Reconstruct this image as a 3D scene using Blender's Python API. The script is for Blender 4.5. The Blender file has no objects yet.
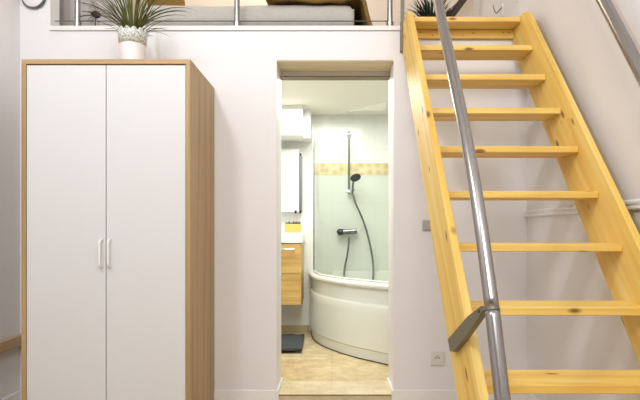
import bpy, bmesh, math, random
from mathutils import Vector, Matrix
random.seed(7)
C = bpy.context.scene.collection
SC = bpy.context.scene

# ------------------------------------------------------------------ camera
F, CX, CY = 520.0, 332.0, 230.0          # focal length and principal point in pixels of the 640x400 frame
cam_d = bpy.data.cameras.new('camera')
cam = bpy.data.objects.new('camera', cam_d); C.objects.link(cam)
cam.location = (0, 0, 1.0); cam.rotation_euler = (math.radians(90), 0, 0)
cam_d.sensor_fit = 'HORIZONTAL'; cam_d.sensor_width = 36.0
cam_d.lens = 36.0 * F / 640.0
cam_d.shift_x = -(CX - 320.0) / 640.0
cam_d.shift_y = (CY - 200.0) / 640.0
cam_d.clip_start = 0.05
SC.camera = cam

# ------------------------------------------------------------------ world, lights, exposure
w = bpy.data.worlds.new('world'); SC.world = w; w.use_nodes = True
w.node_tree.nodes['Background'].inputs[0].default_value = (0.9, 0.93, 1, 1)
w.node_tree.nodes['Background'].inputs[1].default_value = 0.3
SC.view_settings.view_transform = 'Standard'
SC.view_settings.look = 'None'
SC.view_settings.exposure = 0.0
SC.view_settings.gamma = 1.0
SC.view_settings.use_curve_mapping = False


def area(name, loc, aim, size, power, col, size_y=None):
    d = bpy.data.lights.new(name, 'AREA'); d.energy = power; d.color = col
    d.size = size
    if size_y: d.shape = 'RECTANGLE'; d.size_y = size_y
    o = bpy.data.objects.new(name, d); C.objects.link(o); o.location = loc
    o.rotation_euler = (Vector(aim) - Vector(loc)).to_track_quat('-Z', 'Y').to_euler()
    return o
def point(name, loc, power, col, r=0.08):
    d = bpy.data.lights.new(name, 'POINT'); d.energy = power; d.color = col; d.shadow_soft_size = r
    o = bpy.data.objects.new(name, d); C.objects.link(o); o.location = loc
    return o
area('room_ceiling_light', (-1.15, 0.75, 3.0), (-0.2, 2.7, 1.3), 0.28, 24, (0.975, 0.98, 1.0))
area('room_rear_light', (0.05, -0.9, 3.1), (0.8, 2.6, 1.6), 1.4, 68, (0.985, 0.98, 0.99))
point('loft_light', (-0.5, 3.6, 3.3), 15, (1.0, 0.88, 0.72), 0.12)
area('bathroom_light', (-0.1, 3.95, 2.04), (-0.1, 3.95, 0), 0.8, 29, (0.985, 1.0, 0.945))

# ------------------------------------------------------------------ materials
def nt_mat(name):
    m = bpy.data.materials.new(name); m.use_nodes = True
    nt = m.node_tree; b = nt.nodes['Principled BSDF']
    return m, nt, b
def plain(name, col, rough=0.5, metal=0.0, spec=0.5, bump=0.0, bscale=60.0, vary=0.0):
    m, nt, b = nt_mat(name)
    b.inputs['Base Color'].default_value = (*col, 1)
    b.inputs['Roughness'].default_value = rough
    b.inputs['Metallic'].default_value = metal
    b.inputs['Specular IOR Level'].default_value = spec
    tc = nt.nodes.new('ShaderNodeTexCoord')
    n = nt.nodes.new('ShaderNodeTexNoise'); n.inputs['Scale'].default_value = bscale
    n.inputs['Detail'].default_value = 3
    nt.links.new(tc.outputs['Object'], n.inputs['Vector'])
    if bump:
        bp = nt.nodes.new('ShaderNodeBump'); bp.inputs['Strength'].default_value = bump
        bp.inputs['Distance'].default_value = 0.003
        nt.links.new(n.outputs['Fac'], bp.inputs['Height']); nt.links.new(bp.outputs['Normal'], b.inputs['Normal'])
    if vary:
        mx = nt.nodes.new('ShaderNodeMix'); mx.data_type = 'RGBA'
        mx.inputs[6].default_value = (*[c * (1 - vary) for c in col], 1)
        mx.inputs[7].default_value = (*[min(1, c * (1 + vary)) for c in col], 1)
        nt.links.new(n.outputs['Fac'], mx.inputs[0]); nt.links.new(mx.outputs[2], b.inputs['Base Color'])
    return m
def ramp(nt, stops):
    r = nt.nodes.new('ShaderNodeValToRGB'); e = r.color_ramp.elements
    while len(e) < len(stops): e.new(0.5)
    for k, (p, c) in enumerate(stops):
        e[k].position = p; e[k].color = (*c, 1)
    return r
def wood(name, dark, mid, light, scale=(2, 40, 40), rot=(0, 0, 0), knots=None, rough=0.45, knot_col=(0.25, 0.10, 0.02)):
    """grain runs along the axis whose scale is small"""
    m, nt, b = nt_mat(name)
    tc = nt.nodes.new('ShaderNodeTexCoord')
    mr = nt.nodes.new('ShaderNodeMapping'); mr.inputs['Rotation'].default_value = rot
    mp = nt.nodes.new('ShaderNodeMapping'); mp.inputs['Scale'].default_value = scale
    nt.links.new(tc.outputs['Object'], mr.inputs['Vector'])
    nt.links.new(mr.outputs['Vector'], mp.inputs['Vector'])
    n = nt.nodes.new('ShaderNodeTexNoise'); n.inputs['Scale'].default_value = 1.0
    n.inputs['Detail'].default_value = 4; n.inputs['Distortion'].default_value = 0.6
    nt.links.new(mp.outputs['Vector'], n.inputs['Vector'])
    r = ramp(nt, [(0.30, dark), (0.5, mid), (0.70, light)])
    nt.links.new(n.outputs['Fac'], r.inputs['Fac'])
    out = r.outputs['Color']
    if knots:
        mk = nt.nodes.new('ShaderNodeMapping')
        mk.inputs['Scale'].default_value = knots
        nt.links.new(mr.outputs['Vector'], mk.inputs['Vector'])
        v = nt.nodes.new('ShaderNodeTexVoronoi'); v.inputs['Scale'].default_value = 1.0
        v.inputs['Randomness'].default_value = 1.0
        nt.links.new(mk.outputs['Vector'], v.inputs['Vector'])
        kr = ramp(nt, [(0.07, (1, 1, 1)), (0.16, (0, 0, 0))])
        nt.links.new(v.outputs['Distance'], kr.inputs['Fac'])
        mx = nt.nodes.new('ShaderNodeMix'); mx.data_type = 'RGBA'
        nt.links.new(kr.outputs['Color'], mx.inputs[0])
        nt.links.new(out, mx.inputs[6]); mx.inputs[7].default_value = (*knot_col, 1)
        out = mx.outputs[2]
    nt.links.new(out, b.inputs['Base Color'])
    b.inputs['Roughness'].default_value = rough
    bp = nt.nodes.new('ShaderNodeBump'); bp.inputs['Strength'].default_value = 0.15
    bp.inputs['Distance'].default_value = 0.001
    nt.links.new(n.outputs['Fac'], bp.inputs['Height']); nt.links.new(bp.outputs['Normal'], b.inputs['Normal'])
    return m
def wall_paint(name, col, rough=0.42):
    """satin paint over a slightly wavy plaster: soft vertical undulations"""
    m, nt, b = nt_mat(name)
    b.inputs['Base Color'].default_value = (*col, 1)
    b.inputs['Roughness'].default_value = rough
    b.inputs['Specular IOR Level'].default_value = 0.4
    tc = nt.nodes.new('ShaderNodeTexCoord')
    mp = nt.nodes.new('ShaderNodeMapping'); mp.inputs['Scale'].default_value = (5, 5, 0.35)
    nt.links.new(tc.outputs['Object'], mp.inputs['Vector'])
    n = nt.nodes.new('ShaderNodeTexNoise'); n.inputs['Scale'].default_value = 1.0; n.inputs['Detail'].default_value = 1
    nt.links.new(mp.outputs['Vector'], n.inputs['Vector'])
    bp = nt.nodes.new('ShaderNodeBump'); bp.inputs['Strength'].default_value = 0.33
    bp.inputs['Distance'].default_value = 0.02
    nt.links.new(n.outputs['Fac'], bp.inputs['Height']); nt.links.new(bp.outputs['Normal'], b.inputs['Normal'])
    return m
def tile_mat(name, c1, c2, mortar, bw, bh, mortar_size=0.004, rough=0.25, plane='XZ', offset=0.0, blotch=0.0):
    m, nt, b = nt_mat(name)
    tc = nt.nodes.new('ShaderNodeTexCoord')
    sx = nt.nodes.new('ShaderNodeSeparateXYZ'); cx = nt.nodes.new('ShaderNodeCombineXYZ')
    nt.links.new(tc.outputs['Object'], sx.inputs[0])
    nt.links.new(sx.outputs[plane[0]], cx.inputs['X']); nt.links.new(sx.outputs[plane[1]], cx.inputs['Y'])
    br = nt.nodes.new('ShaderNodeTexBrick'); br.offset = offset; br.squash = 1
    br.inputs['Color1'].default_value = (*c1, 1); br.inputs['Color2'].default_value = (*c2, 1)
    br.inputs['Mortar'].default_value = (*mortar, 1)
    br.inputs['Scale'].default_value = 1.0; br.inputs['Mortar Size'].default_value = mortar_size
    br.inputs['Brick Width'].default_value = bw; br.inputs['Row Height'].default_value = bh
    nt.links.new(cx.outputs[0], br.inputs['Vector'])
    out = br.outputs['Color']
    if blotch:
        n = nt.nodes.new('ShaderNodeTexNoise'); n.inputs['Scale'].default_value = 9.0; n.inputs['Detail'].default_value = 9; n.inputs['Roughness'].default_value = 0.7
        nt.links.new(tc.outputs['Object'], n.inputs['Vector'])
        r = ramp(nt, [(0.35, (1 - blotch, 1 - blotch * 1.15, 1 - blotch * 1.5)), (0.65, (1, 1, 1))])
        nt.links.new(n.outputs['Fac'], r.inputs['Fac'])
        mx = nt.nodes.new('ShaderNodeMix'); mx.data_type = 'RGBA'; mx.blend_type = 'MULTIPLY'; mx.inputs[0].default_value = 1
        nt.links.new(out, mx.inputs[6]); nt.links.new(r.outputs['Color'], mx.inputs[7]); out = mx.outputs[2]
    nt.links.new(out, b.inputs['Base Color'])
    b.inputs['Roughness'].default_value = rough
    return m

SLOPE = 1.208; ANG = math.atan(SLOPE)
M = {}
M['wall'] = wall_paint('white_satin_paint', (0.80, 0.785, 0.79))
M['ceil'] = plain('ceiling_white', (0.85, 0.85, 0.84), 0.8)
M['trim'] = plain('white_gloss_trim', (0.86, 0.85, 0.84), 0.3)
M['floor'] = wood('pale_laminate', (0.50, 0.38, 0.24), (0.60, 0.47, 0.31), (0.68, 0.55, 0.38), (25, 1.5, 25), rough=0.35)
M['oak_v'] = wood('oak_veneer_upright', (0.33, 0.215, 0.095), (0.42, 0.285, 0.13), (0.49, 0.34, 0.17), (26, 26, 0.8), rough=0.5)
M['oak_h'] = wood('oak_veneer_level', (0.38, 0.24, 0.11), (0.46, 0.30, 0.145), (0.52, 0.35, 0.18), (1.0, 30, 30), rough=0.5)
M['oak_y'] = wood('oak_veneer_deep', (0.42, 0.29, 0.15), (0.50, 0.36, 0.19), (0.56, 0.41, 0.24), (30, 1.0, 30), rough=0.5)
M['door_white'] = plain('matt_white_board', (0.69, 0.69, 0.695), 0.45)
M['groove'] = plain('dark_gap', (0.05, 0.035, 0.025), 0.8)
PD, PM, PL = (0.74, 0.44, 0.08), (0.82, 0.55, 0.13), (0.87, 0.65, 0.22)
M['pine_x'] = wood('lacquered_pine_tread', PD, PM, PL, (1.3, 22, 34), knots=(5, 13, 13), rough=0.5)
M['pine_s'] = wood('lacquered_pine_stringer', PD, PM, PL, (24, 1.3, 22), rot=(-ANG, 0, 0), knots=(9, 5, 13), rough=0.55)
M['steel'] = plain('brushed_stainless', (0.36, 0.345, 0.335), 0.23, 1.0)
M['steel_dark'] = plain('dull_grey_steel', (0.20, 0.18, 0.14), 0.5, 0.6)
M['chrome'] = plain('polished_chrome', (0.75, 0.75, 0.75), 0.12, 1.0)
M['chrome_dark'] = plain('dark_grey_metal', (0.20, 0.205, 0.19), 0.25, 1.0)  # dark chrome tone for shower fittings, cables and small trims
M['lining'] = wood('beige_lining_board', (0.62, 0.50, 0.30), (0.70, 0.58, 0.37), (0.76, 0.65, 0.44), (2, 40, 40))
M['edge'] = plain('brown_edge_and_shade', (0.22, 0.17, 0.09), 0.5)  # brown of the threshold nosing; also paints shade under the door head
M['ceil_warm'] = plain('bounce_warmed_ceiling', (0.88, 0.84, 0.74), 0.7)  # warm bounce light put into the bathroom ceiling colour
M['wall_cream'] = wall_paint('cream_wall_paint', (0.78, 0.68, 0.57))
M['black'] = plain('black_plastic', (0.02, 0.022, 0.022), 0.4)
M['tile_w'] = tile_mat('glazed_wall_tile', (0.84, 0.84, 0.80), (0.83, 0.83, 0.79), (0.78, 0.78, 0.74), 0.20, 0.25, 0.003, 0.18)
M['tile_l'] = tile_mat('pale_green_wall_tile', (0.62, 0.645, 0.57), (0.615, 0.64, 0.565), (0.59, 0.61, 0.54), 0.20, 0.25, 0.003, 0.18)
M['tile_floor'] = tile_mat('beige_stone_floor_tile', (0.74, 0.58, 0.33), (0.82, 0.70, 0.47), (0.66, 0.54, 0.34), 0.42, 0.42, 0.004, 0.25, 'XY', 0.0, 0.35)
M['tile_thr'] = tile_mat('beige_stone_border_tile', (0.76, 0.64, 0.42), (0.82, 0.71, 0.50), (0.68, 0.57, 0.38), 0.16, 0.135, 0.003, 0.3, 'XY', 0.5, 0.25)
M['skirt_tile'] = plain('beige_skirting_tile', (0.50, 0.42, 0.26), 0.35, vary=0.15, bscale=12)
M['bath'] = plain('glossy_acrylic', (0.74, 0.75, 0.69), 0.2)
M['ceramic'] = plain('white_ceramic', (0.85, 0.85, 0.82), 0.1)
M['honey'] = wood('honey_oak_board', (0.50, 0.30, 0.08), (0.62, 0.40, 0.13), (0.70, 0.48, 0.18), (2.5, 30, 40), rough=0.4)
M['yellow'] = plain('yellow_plastic', (0.70, 0.46, 0.12), 0.4)
M['mat'] = plain('charcoal_bath_mat', (0.055, 0.06, 0.065), 0.95, bump=1.0, bscale=150, vary=0.4)
M['plastic'] = plain('white_switch_plastic', (0.74, 0.71, 0.69), 0.35)
M['plastic_grey'] = plain('grey_switch_plastic', (0.42, 0.41, 0.40), 0.3)
M['leaf'] = plain('grass_leaf', (0.11, 0.13, 0.03), 0.5, vary=0.85, bscale=18)
M['leaf_dark'] = plain('dark_leaf', (0.02, 0.035, 0.02), 0.6, vary=0.5, bscale=12)
M['twig'] = plain('dark_twig', (0.035, 0.025, 0.02), 0.7)
M['soil'] = plain('soil', (0.04, 0.03, 0.02), 0.95, bump=1, bscale=80)
M['linen'] = plain('grey_linen', (0.48, 0.46, 0.42), 0.95, bump=1.0, bscale=45, vary=0.10)
M['sheet'] = plain('pale_grey_sheet', (0.60, 0.58, 0.57), 0.9, bump=0.4, bscale=60)
M['blanket'] = plain('brown_blanket', (0.20, 0.115, 0.02), 0.9, bump=0.8, bscale=70, vary=0.25)
M['curtain'] = plain('taupe_curtain', (0.66, 0.61, 0.59), 0.85, vary=0.1, bscale=8)
M['darkwood'] = wood('dark_stained_wood', (0.03, 0.014, 0.008), (0.05, 0.022, 0.012), (0.07, 0.03, 0.015), (2, 30, 30), rough=0.5)
# bathroom screen: clear, faintly green pane
m, nt, b = nt_mat('clear_screen_glass'); nt.nodes.remove(b)
tr = nt.nodes.new('ShaderNodeBsdfTransparent'); tr.inputs[0].default_value = (0.93, 0.955, 0.935, 1)
gl = nt.nodes.new('ShaderNodeBsdfGlossy'); gl.inputs['Roughness'].default_value = 0.03
fr = nt.nodes.new('ShaderNodeFresnel'); fr.inputs['IOR'].default_value = 1.45
mx = nt.nodes.new('ShaderNodeMixShader')
sc_ = nt.nodes.new('ShaderNodeMath'); sc_.operation = 'MULTIPLY'; sc_.inputs[1].default_value = 0.3
nt.links.new(fr.outputs[0], sc_.inputs[0]); nt.links.new(sc_.outputs[0], mx.inputs[0]); nt.links.new(tr.outputs[0], mx.inputs[1]); nt.links.new(gl.outputs[0], mx.inputs[2])
nt.links.new(mx.outputs[0], nt.nodes['Material Output'].inputs[0]); M['glass'] = m
m, nt, b = nt_mat('mirror_glass'); b.inputs['Metallic'].default_value = 1; b.inputs['Roughness'].default_value = 0.03
b.inputs['Base Color'].default_value = (0.85, 0.88, 0.86, 1); M['mirror'] = m
# yellow ceramic border with a soft motif
m, nt, b = nt_mat('border_tile')
tc = nt.nodes.new('ShaderNodeTexCoord'); v = nt.nodes.new('ShaderNodeTexVoronoi'); v.inputs['Scale'].default_value = 16
nt.links.new(tc.outputs['Object'], v.inputs['Vector'])
r = ramp(nt, [(0.1, (0.52, 0.42, 0.20)), (0.4, (0.62, 0.51, 0.27)), (0.7, (0.70, 0.61, 0.38))])
nt.links.new(v.outputs['Distance'], r.inputs['Fac']); nt.links.new(r.outputs['Color'], b.inputs['Base Color'])
b.inputs['Roughness'].default_value = 0.2; M['border'] = m
# pierced lace rim of the flower pot
m, nt, b = nt_mat('white_enamel_lace')
tc = nt.nodes.new('ShaderNodeTexCoord'); v = nt.nodes.new('ShaderNodeTexVoronoi'); v.inputs['Scale'].default_value = 125
nt.links.new(tc.outputs['Object'], v.inputs['Vector'])
r = ramp(nt, [(0.25, (0.20, 0.24, 0.19)), (0.50, (0.74, 0.76, 0.72))])
nt.links.new(v.outputs['Distance'], r.inputs['Fac']); nt.links.new(r.outputs['Color'], b.inputs['Base Color'])
b.inputs['Roughness'].default_value = 0.4; M['lace'] = m
M['enamel'] = plain('white_enamel', (0.80, 0.77, 0.77), 0.4)

# ------------------------------------------------------------------ helpers
def root_loc(p):
    v = Vector((0, 0, 0))
    while p is not None:
        v += p.location; p = p.parent
    return v
def obj(name, bm, mat, parent=None, bevel=0.0, smooth=False, seg=2):
    if parent is not None:
        bmesh.ops.translate(bm, verts=bm.verts, vec=-root_loc(parent))
    bmesh.ops.recalc_face_normals(bm, faces=bm.faces)
    me = bpy.data.meshes.new(name); bm.to_mesh(me); bm.free()
    o = bpy.data.objects.new(name, me); C.objects.link(o)
    if mat: me.materials.append(mat)
    o.parent = parent
    if bevel:
        bv = o.modifiers.new('bevel', 'BEVEL'); bv.width = bevel; bv.segments = seg; bv.limit_method = 'ANGLE'
        bv.angle_limit = math.radians(40); bv.harden_normals = True
    if smooth or bevel:
        for p in me.polygons: p.use_smooth = True
        if bevel or smooth == 'edge':
            try:
                me.set_sharp_from_angle(angle=math.radians(35))
            except Exception: pass
    return o
def thing(name, label, cat, loc=(0, 0, 0), group=None):
    o = bpy.data.objects.new(name, None); C.objects.link(o); o.location = loc
    o.empty_display_size = 0.05
    return tag(o, label, cat, group)
def tag(o, label, cat, group=None):
    o['label'] = label; o['category'] = cat
    if group: o['group'] = group
    return o
def struct(name, bm, mat, bevel=0.0):
    o = obj(name, bm, mat, None, bevel); o['kind'] = 'structure'; return o
def box(bm, x0, x1, y0, y1, z0, z1):
    vs = [bm.verts.new((x, y, z)) for x in (x0, x1) for y in (y0, y1) for z in (z0, z1)]
    for f in ((0, 1, 3, 2), (4, 6, 7, 5), (0, 4, 5, 1), (2, 3, 7, 6), (0, 2, 6, 4), (1, 5, 7, 3)):
        bm.faces.new([vs[i] for i in f])
    return bm
def B(*a):
    return box(bmesh.new(), *a)
def prism(bm, pts, x0, x1, axis='X'):
    """extrude an outline: axis X -> pts are (y, z); Y -> (x, z); Z -> (x, y)"""
    def mk(p, t):
        return {'X': (t, p[0], p[1]), 'Y': (p[0], t, p[1]), 'Z': (p[0], p[1], t)}[axis]
    a = [bm.verts.new(mk(p, x0)) for p in pts]; b_ = [bm.verts.new(mk(p, x1)) for p in pts]
    bm.faces.new(a); bm.faces.new(b_[::-1]); n = len(pts)
    for i in range(n):
        bm.faces.new((a[i], a[(i + 1) % n], b_[(i + 1) % n], b_[i]))
    return bm
def tube(bm, path, r, n=16, cap=True):
    path = [Vector(p) for p in path]; rings = []
    rad = r if isinstance(r, (list, tuple)) else [r] * len(path)
    up = None
    for i, p in enumerate(path):
        t = (path[min(i + 1, len(path) - 1)] - path[max(i - 1, 0)]).normalized()
        if up is None:
            up = Vector((1, 0, 0)) if abs(t.x) < 0.9 else Vector((0, 0, 1))
        u = (up - t * up.dot(t)).normalized(); up = u; v_ = t.cross(u)
        rings.append([bm.verts.new(p + (u * math.cos(2 * math.pi * k / n) + v_ * math.sin(2 * math.pi * k / n)) * rad[i]) for k in range(n)])
    for a, b_ in zip(rings, rings[1:]):
        for k in range(n):
            bm.faces.new((a[k], a[(k + 1) % n], b_[(k + 1) % n], b_[k]))
    if cap:
        bm.faces.new(rings[0][::-1]); bm.faces.new(rings[-1])
    return bm
def lathe(bm, prof, c, n=32, axis='Z', caps=True):
    """prof = [(radius, height)]"""
    rings = []
    for r_, h in prof:
        ring = []
        for k in range(n):
            a = 2 * math.pi * k / n; x, y = r_ * math.cos(a), r_ * math.sin(a)
            p = {'Z': (x, y, h), 'Y': (x, h, y), 'X': (h, x, y)}[axis]
            ring.append(bm.verts.new(Vector(c) + Vector(p)))
        rings.append(ring)
    for a, b_ in zip(rings, rings[1:]):
        for k in range(n):
            bm.faces.new((a[k], a[(k + 1) % n], b_[(k + 1) % n], b_[k]))
    if caps:
        bm.faces.new(rings[0][::-1]); bm.faces.new(rings[-1])
    return bm
def spline(pts, n=8):
    P = [Vector(p) for p in pts]; out = []
    P = [P[0] * 2 - P[1]] + P + [P[-1] * 2 - P[-2]]
    for i in range(1, len(P) - 2):
        for k in range(n):
            t = k / n; a, b_, c, d = P[i - 1:i + 3]
            out.append(0.5 * ((2 * b_) + (c - a) * t + (2 * a - 5 * b_ + 4 * c - d) * t * t + (3 * b_ - a - 3 * c + d) * t ** 3))
    out.append(P[-2]); return out

# ------------------------------------------------------------------ setting
WY = 2.972                         # front face of the wall under the loft
XL, XR = -1.783, 1.114             # left and right walls
YB = -2.6; CEIL = 3.6
LF = 2.16                          # loft floor
DX0, DX1, DH = -0.316, 0.352, 1.971
WB = 3.24                          # bathroom side of that wall
BY = 4.84                          # bathroom back wall
BF = 0.06                          # bathroom floor
BXL, BXR = -1.05, 1.112; BC = 2.07
LY = 4.1                           # loft back wall

struct('floor', B(XL - 0.1, XR + 0.1, YB - 0.1, WY, -0.05, 0), M['floor'])
struct('ceiling', B(XL - 0.1, XR + 0.1, YB - 0.1, LY + 0.1, CEIL, CEIL + 0.05), M['ceil'])
struct('wall_left', B(XL - 0.1, XL, YB, LY, 0, CEIL), M['wall'])
struct('wall_right', B(XR, XR + 0.1, YB, LY, 0, CEIL), M['wall'])
struct('wall_rear', B(XL, XR, YB - 0.1, YB, 0, CEIL), M['wall'])
bm = bmesh.new()
box(bm, XL, DX0, WY, WB, 0, LF)
box(bm, DX1, XR, WY, WB, 0, LF)
box(bm, DX0, DX1, WY, WB, DH, LF)
struct('wall_front', bm, M['wall'])
struct('wall_front_upper', B(XL, -1.61, WY, WY + 0.10, LF, CEIL), M['wall'])
struct('floor_loft', B(XL, XR, WB, LY, BC + 0.01, LF), M['floor'])
struct('wall_loft_back', B(XL, XR, LY, LY + 0.1, LF, CEIL), M['wall_cream'])
struct('trim_loft_edge', B(-1.61, XR - 0.72, WY - 0.012, WY, LF - 0.022, LF + 0.004), M['wall'], 0.002)
# baseboards on the front wall, returning into the door reveal
for nm, x0, x1, xa, xb in (('baseboard_front_left', -1.78, DX0, DX0, DX0 + 0.012), ('baseboard_front_right', DX1, XR, DX1 - 0.012, DX1)):
    bm = box(bmesh.new(), x0, x1, WY - 0.012, WY, 0, 0.088)
    box(bm, xa, xb, WY - 0.012, WB - 0.02, 0.0, 0.088)
    struct(nm, bm, M['trim'], 0.003)
struct('baseboard_right', B(XR - 0.012, XR, YB, WY - 0.012, 0, 0.088), M['trim'], 0.003)
struct('baseboard_left', B(XL, XL + 0.012, YB, WY - 0.012, 0, 0.088), M['trim'], 0.003)
# moulded dado rail on the right wall
prof = [(0, 0), (0.010, 0.0), (0.016, 0.005), (0.016, 0.011), (0.007, 0.015), (0.007, 0.021), (0.013, 0.025), (0.013, 0.032), (0.004, 0.040), (0, 0.040)]
bm = prism(bmesh.new(), [(XR - a, 1.073 + h) for a, h in prof], YB, WY, 'Y')
struct('trim_dado_right', bm, M['trim'])
# door reveal: head stop, threshold
struct('trim_door_head', B(DX0, DX1, 3.176, WB, 1.935, DH), M['trim'], 0.002)
struct('trim_door_head_shade', B(DX0, DX1, 3.165, WB - 0.002, 1.932, 1.937), M['edge'])  # thin strip painted brown for the shade under the head stop
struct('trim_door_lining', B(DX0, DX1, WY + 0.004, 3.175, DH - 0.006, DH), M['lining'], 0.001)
struct('trim_threshold_edge', B(DX0, DX1, WY - 0.007, WY, BF - 0.006, BF + 0.0005), M['edge'], 0.001)
bm = box(bmesh.new(), DX0, DX1, WY - 0.004, WY + 0.012, 0, BF - 0.006)
struct('trim_threshold_riser', bm, M['tile_thr'])
# bathroom shell
struct('floor_threshold', B(DX0, DX1, WY, WB, 0, BF), M['tile_thr'])
bm = box(bmesh.new(), BXL, BXR, WB, BY, 0, BF)
struct('floor_bathroom', bm, M['tile_floor'])
struct('ceiling_bathroom', B(BXL - 0.1, BXR + 0.1, WB, BY + 0.1, BC, BC + 0.01), M['ceil_warm'])
struct('wall_bathroom_left', B(BXL - 0.1, BXL, WB, BY, 0, BC), M['tile_w'])
struct('wall_bathroom_right', B(BXR, XR + 0.1, LY, BY, 0, BC), M['tile_w'])
SPL = -0.165                        # tiled bath niche starts here
struct('wall_bathroom_back', B(BXL - 0.1, BXR + 0.1, BY, BY + 0.1, 0, BC), M['tile_w'])
struct('wall_bathroom_back_tiling', B(SPL, BXR, BY - 0.006, BY, 0.6, 1.512), M['tile_l'])
struct('trim_tile_border', B(SPL, BXR, BY - 0.009, BY, 1.512, 1.622), M['border'])
struct('baseboard_bathroom', B(BXL, -0.212, BY - 0.012, BY, BF, BF + 0.055), M['skirt_tile'])
bm = box(bmesh.new(), BXL, -0.252, 4.45, BY, 1.815, BC)
box(bm, -0.252, -0.19, 4.6, BY, 1.815, BC)
struct('trim_pipe_boxing', bm, M['ceil'])

# oak ledge on the left wall
tag(obj('wall_ledge', B(XL, XL + 0.035, 1.2, WY, 0.345, 0.408), M['oak_y'], None, 0.003),
    'narrow oak ledge along the left wall beside the wardrobe', 'ledge')

# ------------------------------------------------------------------ wardrobe
def wardrobe():
    x0, x1, y0, y1, h = -1.471, -0.671, 2.462, 2.966, 1.809
    t = thing('wardrobe', 'tall oak wardrobe with two white doors against the front wall', 'wardrobe', ((x0 + x1) / 2, (y0 + y1) / 2, 0))
    th = 0.022
    for a, b_ in ((x0, x0 + th), (x1 - th, x1)):
        obj('side_panel', B(a, b_, y0, y1, 0, h - th), M['oak_v'], t, 0.001)
    obj('top_panel', B(x0, x1, y0, y1, h - th, h), M['oak_h'], t, 0.001)
    bm = B(x0 + th, x1 - th, y1 - 0.008, y1, 0.07, h - th)
    box(bm, x0 + th, x1 - th, y0 + 0.03, y1 - 0.008, 0.07, 0.088)
    obj('carcass', bm, M['door_white'], t)
    obj('plinth', B(x0 + th, x1 - th, y0 + 0.03, y0 + 0.045, 0, 0.068), M['oak_h'], t)
    obj('shadow_rail', B(x0 + th, x1 - th, y0 + 0.022, y0 + 0.04, h - th - 0.03, h - th), M['groove'], t)
    xm = (x0 + x1) / 2
    for s, (a, b_) in ((-1, (x0 + th + 0.002, xm - 0.0018)), (1, (xm + 0.0018, x1 - th - 0.002))):
        d = obj('door', B(a, b_, y0 + 0.003, y0 + 0.020, 0.072, h - th - 0.006), M['door_white'], t, 0.0012)
        hx = xm + s * 0.020
        p = spline([(hx, y0 + 0.003, 0.955), (hx, y0 - 0.018, 0.948), (hx, y0 - 0.024, 0.930), (hx, y0 - 0.024, 0.850), (hx, y0 - 0.018, 0.832), (hx, y0 + 0.003, 0.825)], 5)
        obj('handle', tube(bmesh.new(), p, 0.0055, 10), M['trim'], d, smooth=True)
    # near-black strip painting the shade in the slit between the doors
    obj('door_slit_shade', B(xm - 0.008, xm + 0.008, y0 + 0.0215, y0 + 0.03, 0.09, h - th - 0.031), M['groove'], t)
wardrobe()

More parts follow.
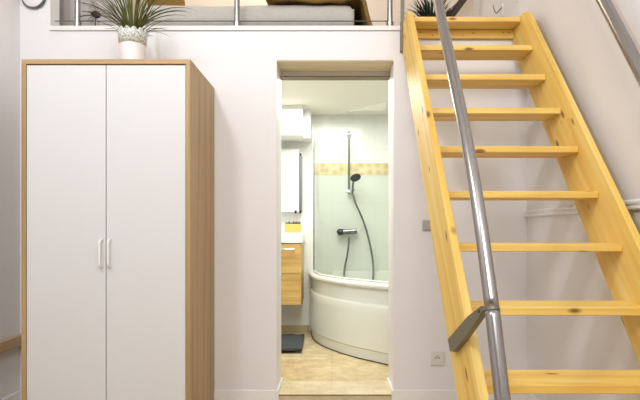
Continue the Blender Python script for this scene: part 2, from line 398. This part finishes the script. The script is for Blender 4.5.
# ------------------------------------------------------------------ grass plant in lace pot
def blade(bm, p0, ang, lean, length, width, curl):
    n = 9; d = Vector((math.cos(ang), math.sin(ang), 0)); side = Vector((-d.y, d.x, 0))
    p = Vector(p0); el = math.pi / 2 - lean; prev = None
    for k in range(n + 1):
        t = k / n; wd = width * (math.sin(math.pi * min(1, 0.25 + t * 0.75)) ** 0.7 if t < 1 else 0.02)
        fwd = d * math.cos(el) + Vector((0, 0, 1)) * math.sin(el)
        nrm = fwd.cross(side)
        cur = [bm.verts.new(p - side * wd / 2 + nrm * wd * 0.15), bm.verts.new(p - nrm * wd * 0.1), bm.verts.new(p + side * wd / 2 + nrm * wd * 0.15)]
        if prev:
            bm.faces.new((prev[0], prev[1], cur[1], cur[0])); bm.faces.new((prev[1], prev[2], cur[2], cur[1]))
        prev = cur; p = p + fwd * length / n; el -= curl / n
def grass_plant():
    cx, cy, z0, h = -1.02, 2.66, 1.810, 0.212
    t = thing('potted_grass', 'green grass-like plant in a white lace-rimmed pot on top of the wardrobe', 'plant', (cx, cy, z0))
    k = 0.58
    obj('pot', lathe(bmesh.new(), [(0.052, 0), (0.054, 0.002), (0.0655, h * k + .012), (0.062, h * k + .012), (0.050, 0.006)], (cx, cy, z0)), M['enamel'], t, smooth='edge')
    # pierced collar with a scalloped edge
    bm = bmesh.new(); n = 96; rings = []
    for r0, z in ((0.0665, h * k + 0.01), (0.0715, h * 0.86), (0.0755, None)):
        ring = []
        for i in range(n):
            a = 2 * math.pi * i / n
            zz = z if z is not None else h * 0.90 + 0.018 * abs(math.sin(a * 7))
            ring.append(bm.verts.new((cx + r0 * math.cos(a), cy + r0 * math.sin(a), z0 + zz)))
        rings.append(ring)
    for a, b_ in zip(rings, rings[1:]):
        for i in range(n): bm.faces.new((a[i], a[(i + 1) % n], b_[(i + 1) % n], b_[i]))
    c = obj('lace_collar', bm, M['lace'], t, smooth=True)
    sl = c.modifiers.new('solid', 'SOLIDIFY'); sl.thickness = 0.002
    obj('soil', lathe(bmesh.new(), [(0.056, 0.10), (0.060, 0.15), (0.05, 0.172), (0.01, 0.175)], (cx, cy, z0)), M['soil'], t, smooth=True)
    bm = bmesh.new(); rnd = random.Random(11)
    for i in range(85):
        a = rnd.uniform(0, 2 * math.pi); r0 = rnd.uniform(0, 0.03)
        u = rnd.random()
        if u < 0.5:    lean, L, curl = rnd.uniform(0.02, 0.40), rnd.uniform(0.24, 0.40), rnd.uniform(0.1, 0.6)
        else:          lean, L, curl = rnd.uniform(0.35, 0.75), rnd.uniform(0.22, 0.33), rnd.uniform(0.5, 1.3)
        if math.sin(a) > 0 and lean > 0.4: L *= 0.8
        blade(bm, (cx + r0 * math.cos(a), cy + r0 * math.sin(a), z0 + 0.165), a, lean, L, rnd.uniform(0.006, 0.011), curl)
    for a, lean, L, curl in ((0.05, 0.55, 0.36, 1.35), (0.15, 0.6, 0.33, 1.2), (-0.1, 0.62, 0.35, 1.25), (0.0, 0.5, 0.40, 1.5), (3.1, 0.6, 0.30, 1.0), (3.3, 0.5, 0.34, 1.2), (2.95, 0.55, 0.33, 1.3), (3.2, 0.42, 0.40, 0.9)):
        blade(bm, (cx, cy - 0.01, z0 + 0.165), a, lean, L, 0.012, curl)
    obj('leaves', bm, M['leaf'], t, smooth=True)
grass_plant()

# ------------------------------------------------------------------ staircase
XA, XBR, TB = 0.430, 1.030, 0.028
def stairs():
    t = thing('staircase', 'steep open pine staircase leading up to the loft', 'staircase', ((XA + XBR) / 2, 1.9, 0))
    zf = lambda y: 1.317 + SLOPE * (y - 2.06)
    yf = lambda z: 2.06 + (z - 1.317) / SLOPE
    out = [(yf(0), 0), (yf(0) + 0.32, 0), (WY - 0.004, zf(WY - 0.004 - 0.32)), (WY - 0.004, 2.176), (yf(2.168) + 0.05, 2.176), (yf(2.168) + 0.012, 2.166), (yf(2.15), 2.15)]
    for a, b_ in ((XA - TB, XA), (XBR, XBR + TB)):
        obj('stringer', prism(bmesh.new(), out, a, b_), M['pine_s'], t, 0.004)
    for k in range(1, 12):
        z = 1.951 - 0.2 * (k - 2); y = 2.834 - 0.1655 * (k - 1)
        d = 0.165 if k > 1 else WY - 0.006 - y
        if k == 1: z = 2.164
        obj('tread', B(XA, XBR, y, y + d, z - 0.028, z), M['pine_x'], t, 0.004)
    cb = obj('cross_board', B(XA, XBR, WY - 0.028, WY - 0.004, 2.088, 2.134), M['pine_x'], t, 0.002)
    for x in (0.50, 0.57, 0.74, 0.80, 0.97, 1.0):
        obj('screw', lathe(bmesh.new(), [(0.004, 0), (0.0035, -0.002)], (x, WY - 0.028, 2.110 + 0.010 * math.sin(x * 40)), 10, 'Y'), M['steel_dark'], cb)
stairs()

# ------------------------------------------------------------------ stair handrail on the left stringer
def rail_left():
    X = 0.402
    t = thing('stair_handrail', 'brushed steel tube handrail on the left side of the pine staircase', 'handrail', (X, 0.87, 0))
    path = [(X, y, z) for y, z in ((0.90, 0.0), (1.02, 0.17), (1.134, 0.38), (1.2296, 0.61), (1.304, 0.80))]
    obj('tube', tube(bmesh.new(), spline(path, 10), 0.0188, 28), M['steel'], t, smooth=True)
    path = [(X, y, z) for y, z in ((1.305, 0.803), (1.412, 1.027), (1.531, 1.2356), (1.706, 1.492), (1.981, 1.876), (2.30, 2.31), (2.58, 2.68), (2.70, 2.78), (WY - 0.02, 2.80))]
    obj('tube', tube(bmesh.new(), spline(path, 10), 0.0183, 28), M['steel'], t, smooth=True)
    obj('collar', tube(bmesh.new(), [(X, 1.3025, 0.797), (X, 1.306, 0.805)], 0.0190, 28), M['steel_dark'], t, smooth='edge')
    obj('floor_flange', lathe(bmesh.new(), [(0.045, 0), (0.045, 0.006), (0.02, 0.008)], (X, 0.90, 0)), M['steel'], t, smooth='edge')
    out = [(1.735, 0.636), (1.700, 0.603), (1.655, 0.612), (1.50, 0.692), (1.355, 0.775), (1.332, 0.793), (1.350, 0.803), (1.48, 0.755)]
    b_ = obj('bracket', prism(bmesh.new(), out, 0.385, 0.4015), M['steel_dark'], t, 0.002)
    b_['label'] = 'dull grey flat steel bracket'
    obj('screw', lathe(bmesh.new(), [(0.005, 0), (0.004, -0.003)], (0.385, 1.36, 0.788), 12, 'X'), M['black'], b_)
    # flat end post standing against the loft edge
    obj('end_post', B(0.391, 0.4105, WY - 0.030, WY - 0.006, 2.18, 2.82), M['steel_dark'], t, 0.001)
    obj('post_plate', B(0.388, 0.4015, WY - 0.030, WY - 0.0005, 2.015, 2.179), M['steel_dark'], t, 0.001)
rail_left()
def rail_right():
    X = 1.052
    t = thing('wall_handrail', 'brushed steel tube handrail mounted on the right wall above the staircase', 'handrail', (X, 1.4, 0.9))
    Z = lambda y: 1.892 + 1.44 * (y - 2.017)
    obj('tube', tube(bmesh.new(), [(X, 1.15, Z(1.15)), (X, 2.85, Z(2.85))], 0.0225, 28), M['steel'], t, smooth='edge')
    for y in (1.45, 2.6):
        bm = tube(bmesh.new(), [(X, y, Z(y) - 0.02), (X + 0.02, y, Z(y) - 0.06), (XR - 0.006, y, Z(y) - 0.07)], 0.007, 12)
        lathe(bm, [(0.03, 0), (0.03, -0.006)], (XR, y, Z(y) - 0.07), 20, 'X')
        obj('bracket', bm, M['steel'], t, smooth='edge')
rail_right()

# ------------------------------------------------------------------ loft railing
def loft_rail():
    t = thing('loft_railing', 'low steel post and cable railing along the loft edge', 'railing', (-0.6, WY + 0.04, LF + 0.004))
    yy = WY + 0.03
    for px in (77.5, 237, 390):
        x = (px - CX) * yy / F
        p = obj('post', tube(bmesh.new(), [(x, yy, LF + 0.004), (x, yy, LF + 0.85)], 0.0155, 20), M['steel'], t, smooth='edge')
        obj('flange', lathe(bmesh.new(), [(0.028, 0), (0.028, 0.006), (0.021, 0.010), (0.021, 0.035), (0.016, 0.038)], (x, yy, LF + 0.004), 24), M['steel'], p, smooth='edge')
    for z in (2.206, 2.42, 2.64):
        obj('cable', tube(bmesh.new(), [(-1.60, yy, z), (0.34, yy, z)], 0.0030, 8), M['chrome_dark'], t, smooth='edge')
    obj('top_rail', tube(bmesh.new(), [(-1.60, yy, LF + 0.86), (0.37, yy, LF + 0.86)], 0.02, 20), M['steel'], t, smooth='edge')
loft_rail()

# ------------------------------------------------------------------ bed on the loft
def soft_box(x0, x1, y0, y1, z0, z1, amp, seed, nx=60, ny=24):
    bm = bmesh.new(); rnd = random.Random(seed)
    ph = [(rnd.uniform(3, 16), rnd.uniform(3, 16), rnd.uniform(0, 6)) for _ in range(5)]
    def nz(x, y): return sum(math.sin(a * x + b_ * y + c) for a, b_, c in ph) / 5 * amp
    top = {}; bot = {}
    for i in range(nx + 1):
        for j in range(ny + 1):
            u, v_ = i / nx, j / ny; x = x0 + (x1 - x0) * u; y = y0 + (y1 - y0) * v_
            e = min(u * (x1 - x0), (1 - u) * (x1 - x0), v_ * (y1 - y0), (1 - v_) * (y1 - y0))
            rr = 0.04; dz = 0 if e > rr else rr - math.sqrt(max(0, rr * rr - (rr - e) ** 2))
            top[i, j] = bm.verts.new((x, y, z1 - dz + nz(x, y)))
            if i in (0, nx) or j in (0, ny): bot[i, j] = bm.verts.new((x, y, z0))
    for i in range(nx):
        for j in range(ny): bm.faces.new((top[i, j], top[i + 1, j], top[i + 1, j + 1], top[i, j + 1]))
    loop = [(i, 0) for i in range(nx)] + [(nx, j) for j in range(ny)] + [(i, ny) for i in range(nx, 0, -1)] + [(0, j) for j in range(ny, 0, -1)]
    for a, b_ in zip(loop, loop[1:] + loop[:1]): bm.faces.new((top[a], top[b_], bot[b_], bot[a]))
    bm.faces.new([bot[k] for k in loop[::-1]])
    return bm
def bed():
    t = thing('bed', 'low mattress with grey bedding lying behind the loft railing', 'bed', (-0.4, 3.55, LF))
    obj('mattress', soft_box(-1.12, 0.128, 3.10, 4.05, LF, 2.235, 0.001, 3), M['sheet'], t, smooth=True)
    d = obj('duvet', soft_box(-1.135, 0.132, 3.092, 4.06, 2.218, 2.352, 0.007, 4), M['linen'], t, smooth=True)
    d['label'] = 'fuzzy light grey bed cover'
bed()
def blanket():
    bm = bmesh.new(); nx, ny = 46, 20; rnd = random.Random(5)
    prof = spline([(-0.40, 2.395, 0), (-0.30, 2.380, 0), (-0.1, 2.372, 0), (0.05, 2.376, 0), (0.13, 2.385, 0), (0.175, 2.365, 0), (0.195, 2.29, 0), (0.215, 2.22, 0), (0.235, 2.168, 0)], 6)
    G = {}
    for i, p in enumerate(prof):
        for j in range(ny + 1):
            v_ = j / ny; y = 3.082 + 0.93 * v_
            wob = 0.005 * math.sin(i * 0.9 + j * 0.6) + 0.004 * math.sin(i * 0.35 - j * 1.3)
            edge = -0.018 * math.exp(-v_ * 14) if p.x < 0.13 else 0
            G[i, j] = bm.verts.new((p.x + (0.004 * math.sin(j * 1.7) if p.x > 0.15 else 0), y, p.y + (wob + edge if p.x < 0.16 else 0)))
    for i in range(len(prof) - 1):
        for j in range(ny): bm.faces.new((G[i, j], G[i + 1, j], G[i + 1, j + 1], G[i, j + 1]))
    o = obj('blanket', bm, M['blanket'], None, smooth=True)
    sl = o.modifiers.new('solid', 'SOLIDIFY'); sl.thickness = 0.022; sl.offset = 1
    tag(o, 'brown blanket folded over the right end of the loft bed', 'blanket')
blanket()
def cushion():
    bm = bmesh.new(); cx, cy, z = -1.10, 3.45, 2.468; n = 14
    bmesh.ops.create_uvsphere(bm, u_segments=28, v_segments=n, radius=1)
    for v_ in bm.verts:
        x, y, zz = v_.co; q = 1 - 0.35 * (abs(x) ** 3 + abs(zz) ** 3) * 0.4
        sx = math.copysign(abs(x) ** 0.62, x); sz = math.copysign(abs(zz) ** 0.62, zz)
        v_.co = Vector((cx + sx * 0.125, cy + y * 0.055 * q + (zz * 0.02), z + sz * 0.115))
    tag(obj('cushion', bm, M['blanket'], None, smooth=True), 'small brown cushion on the loft bed behind the grass plant', 'cushion')
cushion()

# curtain at the far left of the loft
def curtain():
    bm = bmesh.new(); n = 80; a, b_ = [], []
    for i in range(n + 1):
        u = i / n; x = -1.775 + 0.50 * u; y = 3.30 + 0.006 * math.sin(u * 30) + 0.002 * math.sin(u * 71)
        a.append(bm.verts.new((x, y, LF + 0.004))); b_.append(bm.verts.new((x, y, 3.55)))
    for i in range(n): bm.faces.new((a[i], a[i + 1], b_[i + 1], b_[i]))
    o = obj('curtain', bm, M['curtain'], None, smooth=True)
    sl = o.modifiers.new('solid', 'SOLIDIFY'); sl.thickness = 0.003
    tag(o, 'taupe curtain hanging in folds at the left end of the loft', 'curtain')
curtain()
# dried flower head beside the railing post
def dried_flower():
    x, y, z = (96 - CX) * 3.07 / F, 3.07, 1 + (230 - 14.5) * 3.07 / F
    t = thing('dried_flower', 'dark round dried flower head with thin twigs left of the grass plant', 'flower', (x, y, LF))
    bm = bmesh.new(); bmesh.ops.create_icosphere(bm, subdivisions=3, radius=0.026)
    rnd = random.Random(2)
    for v_ in bm.verts:
        v_.co = v_.co * rnd.uniform(0.75, 1.15); v_.co.z *= 0.8; v_.co += Vector((x, y, z))
    obj('flower_head', bm, M['twig'], t)
    bm = bmesh.new()
    tube(bm, spline([(x, y, z), (x - 0.004, y, z - 0.05), (x + 0.006, y, LF)], 5), 0.003, 6)
    for k in range(14):
        a = rnd.uniform(0, 6.28); L = rnd.uniform(0.06, 0.14); dz = rnd.uniform(-0.03, 0.10)
        tube(bm, spline([(x, y, z - 0.01), (x + math.cos(a) * L * 0.5, y + 0.02 * math.sin(a), z + math.sin(a) * L * 0.4), (x + math.cos(a) * L, y + 0.03 * math.sin(a), max(LF + 0.01, z + math.sin(a) * L * 0.7 - 0.01))], 4), 0.0014, 5)
    obj('twigs', bm, M['twig'], t)
dried_flower()

# feathery dark plant, leaning plank and hooks behind the head of the stairs
def dark_plant():
    cx, cy = 0.66, 3.45
    t = thing('potted_fern', 'dark feathery potted plant on the loft floor behind the top step', 'plant', (cx, cy, LF))
    obj('pot', lathe(bmesh.new(), [(0.055, 0), (0.075, 0.13), (0.08, 0.13), (0.08, 0.145), (0.070, 0.145), (0.066, 0.12)], (cx, cy, LF), 28), M['black'], t, smooth='edge')
    bm = bmesh.new(); rnd = random.Random(9)
    for i in range(300):
        a = rnd.uniform(0, 6.28)
        blade(bm, (cx, cy, LF + 0.12), a, rnd.uniform(0.0, 0.9), rnd.uniform(0.16, 0.31), rnd.uniform(0.008, 0.014), rnd.uniform(0.2, 1.6))
    obj('leaves', bm, M['leaf_dark'], t, smooth=True)
dark_plant()
dx, dz = math.cos(math.radians(53.6)), math.sin(math.radians(53.6))
p0 = Vector((0.60, 0, LF + 0.002)); L = 0.82; n_ = Vector((-dz, 0, dx)) * 0.05
pts = [(p0.x, p0.z), (p0.x + dx * L, p0.z + dz * L), (p0.x + dx * L + n_.x, p0.z + dz * L + n_.z), (p0.x + n_.x, p0.z + n_.z)]
o = obj('wooden_plank', prism(bmesh.new(), pts, 3.86, 3.90, 'Y'), M['darkwood'], None, 0.003)
tag(o, 'dark brown wooden plank leaning at a slant on the loft behind the stairs', 'plank')
for (y, z, lab) in ((3.39, 2.425, 'small metal wall hook farther from the staircase top'), (3.12, 2.40, 'small metal wall hook closest to the staircase top')):
    t = thing('wall_hook', lab + ' on the right wall', 'hook', (XR, y, z), 'hooks on the loft wall')
    obj('back_plate', B(XR - 0.006, XR, y - 0.01, y + 0.01, z - 0.03, z + 0.05), M['trim'], t, 0.001)
    obj('prong', tube(bmesh.new(), spline([(XR - 0.004, y, z + 0.03), (XR - 0.03, y, z), (XR - 0.045, y, z - 0.01), (XR - 0.06, y, z + 0.02), (XR - 0.062, y, z + 0.04)], 5), 0.0035, 8), M['steel_dark'], t, smooth=True)

# round wall fixture
def fixture():
    x, z = -1.700, 1 + 232.5 / 175
    t = thing('wall_lamp', 'round white wall fixture with a dark centre high in the left corner', 'lamp', (x, WY, z))
    obj('base', lathe(bmesh.new(), [(0.066, 0), (0.068, -0.012), (0.055, -0.020), (0.02, -0.022)], (x, WY, z), 40, 'Y'), M['enamel'], t, smooth='edge')
    obj('ring', lathe(bmesh.new(), [(0.068, 0), (0.071, -0.010), (0.068, -0.017), (0.061, -0.021), (0.060, -0.014)], (x, WY, z), 40, 'Y', caps=False), M['chrome_dark'], t, smooth=True)
    obj('lens', lathe(bmesh.new(), [(0.024, -0.018), (0.022, -0.028), (0.010, -0.032)], (x, WY, z), 28, 'Y'), M['black'], t, smooth='edge')
fixture()

# switch and socket
def plate(name, label, cat, px, py, s, mat):
    x, z = (px - CX) / 175, 1 - (py - 230) / 175
    t = thing(name, label, cat, (x, WY, z))
    obj('face_plate', B(x - s, x + s, WY - 0.009, WY, z - s, z + s), mat, t, 0.003)
    return t, x, z
t, x, z = plate('light_switch', 'small grey light switch on the wall beside the left stair stringer', 'switch', 427.5, 225.5, 0.030, M['plastic_grey'])
obj('rocker', B(x - 0.020, x + 0.020, WY - 0.013, WY - 0.009, z - 0.022, z + 0.022), M['plastic_grey'], t, 0.002)
t, x, z = plate('wall_socket', 'white round-well wall socket low down left of the staircase', 'socket', 437, 358, 0.040, M['plastic'])
obj('well', lathe(bmesh.new(), [(0.027, -0.009), (0.027, -0.012), (0.022, -0.012), (0.021, -0.0098), (0.0005, -0.0098)], (x, WY, z), 28, 'Y'), M['plastic'], t, smooth='edge')
for s in (-1, 1):
    obj('pin_hole', lathe(bmesh.new(), [(0.004, -0.0098), (0.004, -0.0105)], (x + s * 0.009, WY, z + 0.002), 12, 'Y'), M['black'], t)
obj('earth_pin', lathe(bmesh.new(), [(0.003, -0.0096), (0.003, -0.016)], (x, WY, z + 0.011), 12, 'Y'), M['steel_dark'], t)

# ------------------------------------------------------------------ bathroom: corner bath
CURVE = [(-0.212, BY - 0.001), (-0.198, 4.65), (-0.165, 4.43), (-0.098, 4.22), (0.024, 4.0), (0.168, 3.81), (0.288, 3.69), (0.393, 3.59), (0.55, 3.48), (0.75, 3.40), (0.97, 3.365), (BXR - 0.001, 3.36)]
def curve_at(off, n=6):
    P = [Vector((p.x, p.y)) for p in spline([(a, b_, 0) for a, b_ in CURVE], n)]
    out = []
    for i, p in enumerate(P):
        t = (P[min(i + 1, len(P) - 1)] - P[max(i - 1, 0)]).normalized()
        nn = Vector((-t.y, t.x))                 # towards the corner
        if nn.dot(Vector((BXR, BY)) - p) < 0: nn = -nn
        q = p + nn * off
        out.append((min(q.x, BXR - 0.001), min(q.y, BY - 0.001)))
    return out
def bath():
    t = thing('corner_bath', 'white curved corner bath with a high panelled apron', 'bath', (0.5, 4.2, BF))
    def shell(prof):
        bm = bmesh.new(); rows = []
        for off, z in prof:
            rows.append([bm.verts.new((x, y, z)) for x, y in curve_at(off)])
        for a, b_ in zip(rows, rows[1:]):
            for i in range(len(a) - 1): bm.faces.new((a[i], a[i + 1], b_[i + 1], b_[i]))
        return bm
    obj('apron', shell([(0.018, BF + 0.001), (0.014, 0.137), (0.010, 0.141), (0.000, 0.147), (0.000, 0.28), (0.004, 0.40), (0.002, 0.452), (0.006, 0.463), (0.012, 0.467), (0.022, 0.470), (0.026, 0.476), (0.027, 0.585)]), M['bath'], t, smooth='edge')
    obj('kick_seal', shell([(0.012, BF + 0.0005), (0.012, BF + 0.006), (0.02, BF + 0.006)]), M['groove'], t)
    # rim and inside basin
    obj('rim', shell([(0.03, 0.580), (0.008, 0.582), (-0.004, 0.588), (-0.006, 0.607), (0.002, 0.620), (0.012, 0.624), (0.070, 0.624), (0.085, 0.617), (0.11, 0.56), (0.15, 0.35), (0.22, 0.22), (0.34, 0.18)]), M['bath'], t, smooth=True)
    # inner floor + back shelf
    base = curve_at(0.34)
    bm = prism(bmesh.new(), base + [(BXR - 0.001, BY - 0.001)], 0.16, 0.18, 'Z')
    box(bm, 0.0, BXR - 0.001, BY - 0.075, BY - 0.010, 0.18, 0.624)
    box(bm, BXR - 0.10, BXR - 0.001, 3.5, BY - 0.075, 0.18, 0.624)
    obj('basin', bm, M['bath'], t)
bath()
def screen():
    t = thing('shower_screen', 'clear curved glass screen standing on the rim of the corner bath', 'shower screen', (-0.1, 4.4, 0.626))
    pts = curve_at(0.040)[4:]
    bm = bmesh.new(); a = [bm.verts.new((x, y, 0.636)) for x, y in pts]; b_ = [bm.verts.new((x, y, 1.90)) for x, y in pts]
    for i in range(len(a) - 1): bm.faces.new((a[i], a[i + 1], b_[i + 1], b_[i]))
    obj('glass_pane', bm, M['glass'], t, smooth=True)
    x, y = pts[0]
    obj('edge_profile', B(x - 0.005, x + 0.005, y - 0.004, y + 0.012, 0.626, 1.905), M['chrome_dark'], t)
    bm = bmesh.new(); tube(bm, [(px_, py_, 0.633) for px_, py_ in pts], 0.007, 8)
    obj('bottom_channel', bm, M['bath'], t, smooth=True)
screen()

# shower set
def at(px, py, y): return Vector(((px - CX) * y / F, y, 1 + (230 - py) * y / F))
def shower():
    Y = BY - 0.055
    t = thing('shower_set', 'chrome riser rail with black hand shower and hose on the tiled wall', 'shower', at(349, 195, BY - 0.01))
    a, b_ = at(349, 131, Y), at(349, 194, Y)
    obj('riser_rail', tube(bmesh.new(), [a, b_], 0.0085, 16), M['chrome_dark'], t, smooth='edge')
    for p in (at(349, 134, Y), at(349, 191.5, Y)):
        bm = tube(bmesh.new(), [p, (p.x, BY - 0.007, p.z)], 0.011, 14); tube(bm, [p - Vector((0.022, 0, 0)), p + Vector((0.022, 0, 0))], 0.014, 14)
        obj('wall_bracket', bm, M['chrome'], t, smooth='edge')
    p = at(353.5, 190, Y - 0.03)
    obj('holder', tube(bmesh.new(), [p - Vector((0.045, -0.03, 0)), p + Vector((0.012, 0, 0))], 0.012, 14), M['chrome'], t, smooth='edge')
    bm = tube(bmesh.new(), spline([at(352.5, 195, Y - 0.035), at(352.8, 186, Y - 0.045), at(354, 179, Y - 0.075)], 5), 0.0095, 12)
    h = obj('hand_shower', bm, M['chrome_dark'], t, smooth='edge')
    c = at(355.5, 177.5, Y - 0.11)
    bm = lathe(bmesh.new(), [(0.018, 0.024), (0.040, 0.010), (0.050, 0.0), (0.048, -0.006), (0.01, -0.007)], (0, 0, 0), 28)
    bmesh.ops.rotate(bm, verts=bm.verts, cent=(0, 0, 0), matrix=Matrix.Rotation(math.radians(-38), 3, 'X') @ Matrix.Rotation(math.radians(14), 3, 'Y').transposed())
    bmesh.ops.translate(bm, verts=bm.verts, vec=c)
    obj('spray_head', bm, M['black'], h, smooth='edge')
    hose = spline([at(353, 194, Y - 0.04), at(356, 204, Y - 0.04), at(363, 220, Y - 0.03), at(369, 240, Y - 0.03), at(373, 262, Y - 0.03), at(373, 280, Y - 0.09), at(370, 295, Y - 0.10),
                   at(358, 306, Y - 0.10), at(348, 300, Y - 0.10), at(344, 285, Y - 0.09), at(344.5, 270, Y - 0.03), at(347.8, 252, Y - 0.02), at(349.3, 236.5, Y - 0.012)], 8)
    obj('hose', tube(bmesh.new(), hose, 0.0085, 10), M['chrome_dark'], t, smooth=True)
    t2 = thing('bath_mixer_tap', 'chrome wall mixer tap with black lever above the corner bath', 'tap', at(348, 232, BY - 0.01))
    a, b_ = at(342, 232, Y), at(357, 231, Y)
    bm = tube(bmesh.new(), [a, b_], 0.025, 18)
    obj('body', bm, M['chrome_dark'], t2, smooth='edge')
    for q in (at(345, 232, Y), at(355, 231, Y)):
        obj('wall_union', tube(bmesh.new(), [(q.x, Y, q.z), (q.x, BY - 0.007, q.z)], 0.016, 16), M['chrome'], t2, smooth='edge')
    q = at(342, 232, Y)
    obj('lever', tube(bmesh.new(), spline([q + Vector((0.012, 0, 0)), q + Vector((-0.01, 0, 0)), q + Vector((-0.03, 0, 0)), q + Vector((-0.04, -0.002, 0)), q + Vector((-0.046, -0.004, 0))], 1), [0.026, 0.030, 0.029, 0.022, 0.010], 16), M['black'], t2, smooth='edge')
    obj('diverter', tube(bmesh.new(), [at(350, 232, Y - 0.018), at(350, 232, Y - 0.045)], 0.012, 12), M['chrome_dark'], t2, smooth='edge')
shower()

# vanity with basin, mirror cabinet, yellow box
VX1 = -0.262; VX0 = -0.80; VY = 4.40
def vanity():
    t = thing('vanity_cabinet', 'honey oak cabinet hung under the bathroom basin', 'cabinet', ((VX0 + VX1) / 2, 4.62, 0.36))
    obj('carcass', B(VX0, VX1, VY + 0.02, BY - 0.013, 0.363, 0.888), M['honey'], t, 0.002)
    xm = (VX0 + VX1) / 2
    d = obj('drawer', B(VX0 + 0.002, VX1 - 0.002, VY, VY + 0.019, 0.63, 0.884), M['honey'], t, 0.002)
    d2 = obj('drawer', B(VX0 + 0.002, VX1 - 0.002, VY, VY + 0.019, 0.366, 0.626), M['honey'], t, 0.002)
    bm = tube(bmesh.new(), [(VX0 + 0.12, VY - 0.028, 0.838), (VX1 - 0.055, VY - 0.028, 0.838)], 0.007, 12)
    for x in (VX0 + 0.14, VX1 - 0.06): tube(bm, [(x, VY - 0.028, 0.838), (x, VY, 0.838)], 0.006, 10)
    obj('handle', bm, M['chrome'], d, smooth='edge')
vanity()
def basin():
    t = thing('washbasin', 'white ceramic slab washbasin on the honey oak cabinet', 'sink', ((VX0 + VX1) / 2, 4.62, 0.889))
    bm = B(VX0 - 0.01, VX1 + 0.008, VY - 0.01, BY - 0.002, 0.889, 0.975)
    bm.faces.ensure_lookup_table()
    top = max(bm.faces, key=lambda f: f.calc_center_median().z)
    r_ = bmesh.ops.inset_region(bm, faces=[top], thickness=0.035)
    for v_ in top.verts:
        if v_.co.y > 4.7: v_.co.y -= 0.10
        if v_.co.x > 0: pass
    xs = [v_.co.x for v_ in top.verts]; mxx = max(xs)
    for v_ in top.verts:
        if v_.co.x > mxx - 0.01: v_.co.x -= 0.12
    e = bmesh.ops.extrude_face_region(bm, geom=[top])
    nv = [g for g in e['geom'] if isinstance(g, bmesh.types.BMVert)]
    cen = sum((v_.co for v_ in nv), Vector()) / len(nv)
    for v_ in nv:
        v_.co.z -= 0.055; v_.co.x += (cen.x - v_.co.x) * 0.15; v_.co.y += (cen.y - v_.co.y) * 0.15
    if top.is_valid: bm.faces.remove(top)
    obj('bowl', bm, M['ceramic'], t, 0.006, seg=3)
    x = -0.60
    bm = tube(bmesh.new(), [(x, 4.76, 0.975), (x, 4.76, 1.06)], 0.018, 16)
    tube(bm, [(x, 4.76, 1.045), (x, 4.66, 1.04), (x, 4.645, 1.02)], 0.011, 12)
    obj('tap', bm, M['chrome'], t, smooth='edge')
basin()
t = thing('storage_box', 'yellow box with a grey brush on the basin corner', 'box', (-0.345, 4.62, 0.976))
bm = prism(bmesh.new(), [(-0.412, 0.978), (-0.278, 0.978), (-0.274, 1.045), (-0.280, 1.052), (-0.408, 1.052), (-0.416, 1.045)], 4.58, 4.67, 'Y')
obj('body', bm, M['yellow'], t, 0.006)
bm = bmesh.new(); rnd = random.Random(4)
for k in range(11):
    x = -0.405 + 0.012 * k
    tube(bm, [(x, 4.60 + rnd.random() * 0.04, 1.048), (x + rnd.uniform(-.004, .004), 4.61, 1.064 + rnd.random() * 0.010)], 0.008, 8)
obj('bristles', bm, M['chrome_dark'], t, smooth=True)
def mirror():
    x0, x1, y0, z0, z1 = -0.80, -0.275, 4.72, 1.165, 1.735
    t = thing('mirror_cabinet', 'white mirror cabinet with a dark right edge above the basin', 'mirror cabinet', ((x0 + x1) / 2, BY, z0))
    obj('cabinet_body', B(x0, x1 - 0.024, y0 + 0.006, BY - 0.001, z0, z1), M['ceramic'], t, 0.002)
    obj('mirror_door', B(x0, x1 - 0.04, y0, y0 + 0.006, z0, z1), M['ceramic'], t, 0.001)
    e = obj('edge_strip', B(x1 - 0.022, x1, y0 - 0.006, BY - 0.02, z0, z1 - 0.06), M['chrome_dark'], t, 0.001)
    e['label'] = 'dark grey edge strip'
    for x in (x1 - 0.055, x1 - 0.012):
        obj('foot_clip', lathe(bmesh.new(), [(0.010, -0.01), (0.010, 0.018)], (x, y0 + 0.0, z0 - 0.005), 14), M['black'], t)
    obj('top_hook', lathe(bmesh.new(), [(0.010, 0), (0.010, 0.02)], (x1 - 0.012, y0, z1 - 0.06), 14), M['black'], t)
mirror()
# bath mat
bm = bmesh.new(); nx, ny = 40, 24; G = {}
for i in range(nx + 1):
    for j in range(ny + 1):
        u, v_ = i / nx, j / ny; x = -0.80 + 0.572 * u - 0.010 * u * v_; y = 3.95 + 0.54 * v_
        G[i, j] = bm.verts.new((x, y, BF + 0.022 + 0.004 * math.sin(j * 1.1) + 0.002 * math.sin(i * 0.7 + j)))
for i in range(nx):
    for j in range(ny): bm.faces.new((G[i, j], G[i + 1, j], G[i + 1, j + 1], G[i, j + 1]))
o = obj('bath_mat', bm, M['mat'], None, smooth=True); sl = o.modifiers.new('solid', 'SOLIDIFY'); sl.thickness = 0.016; sl.offset = -1
tag(o, 'dark grey bath mat on the beige tiled bathroom floor', 'mat')
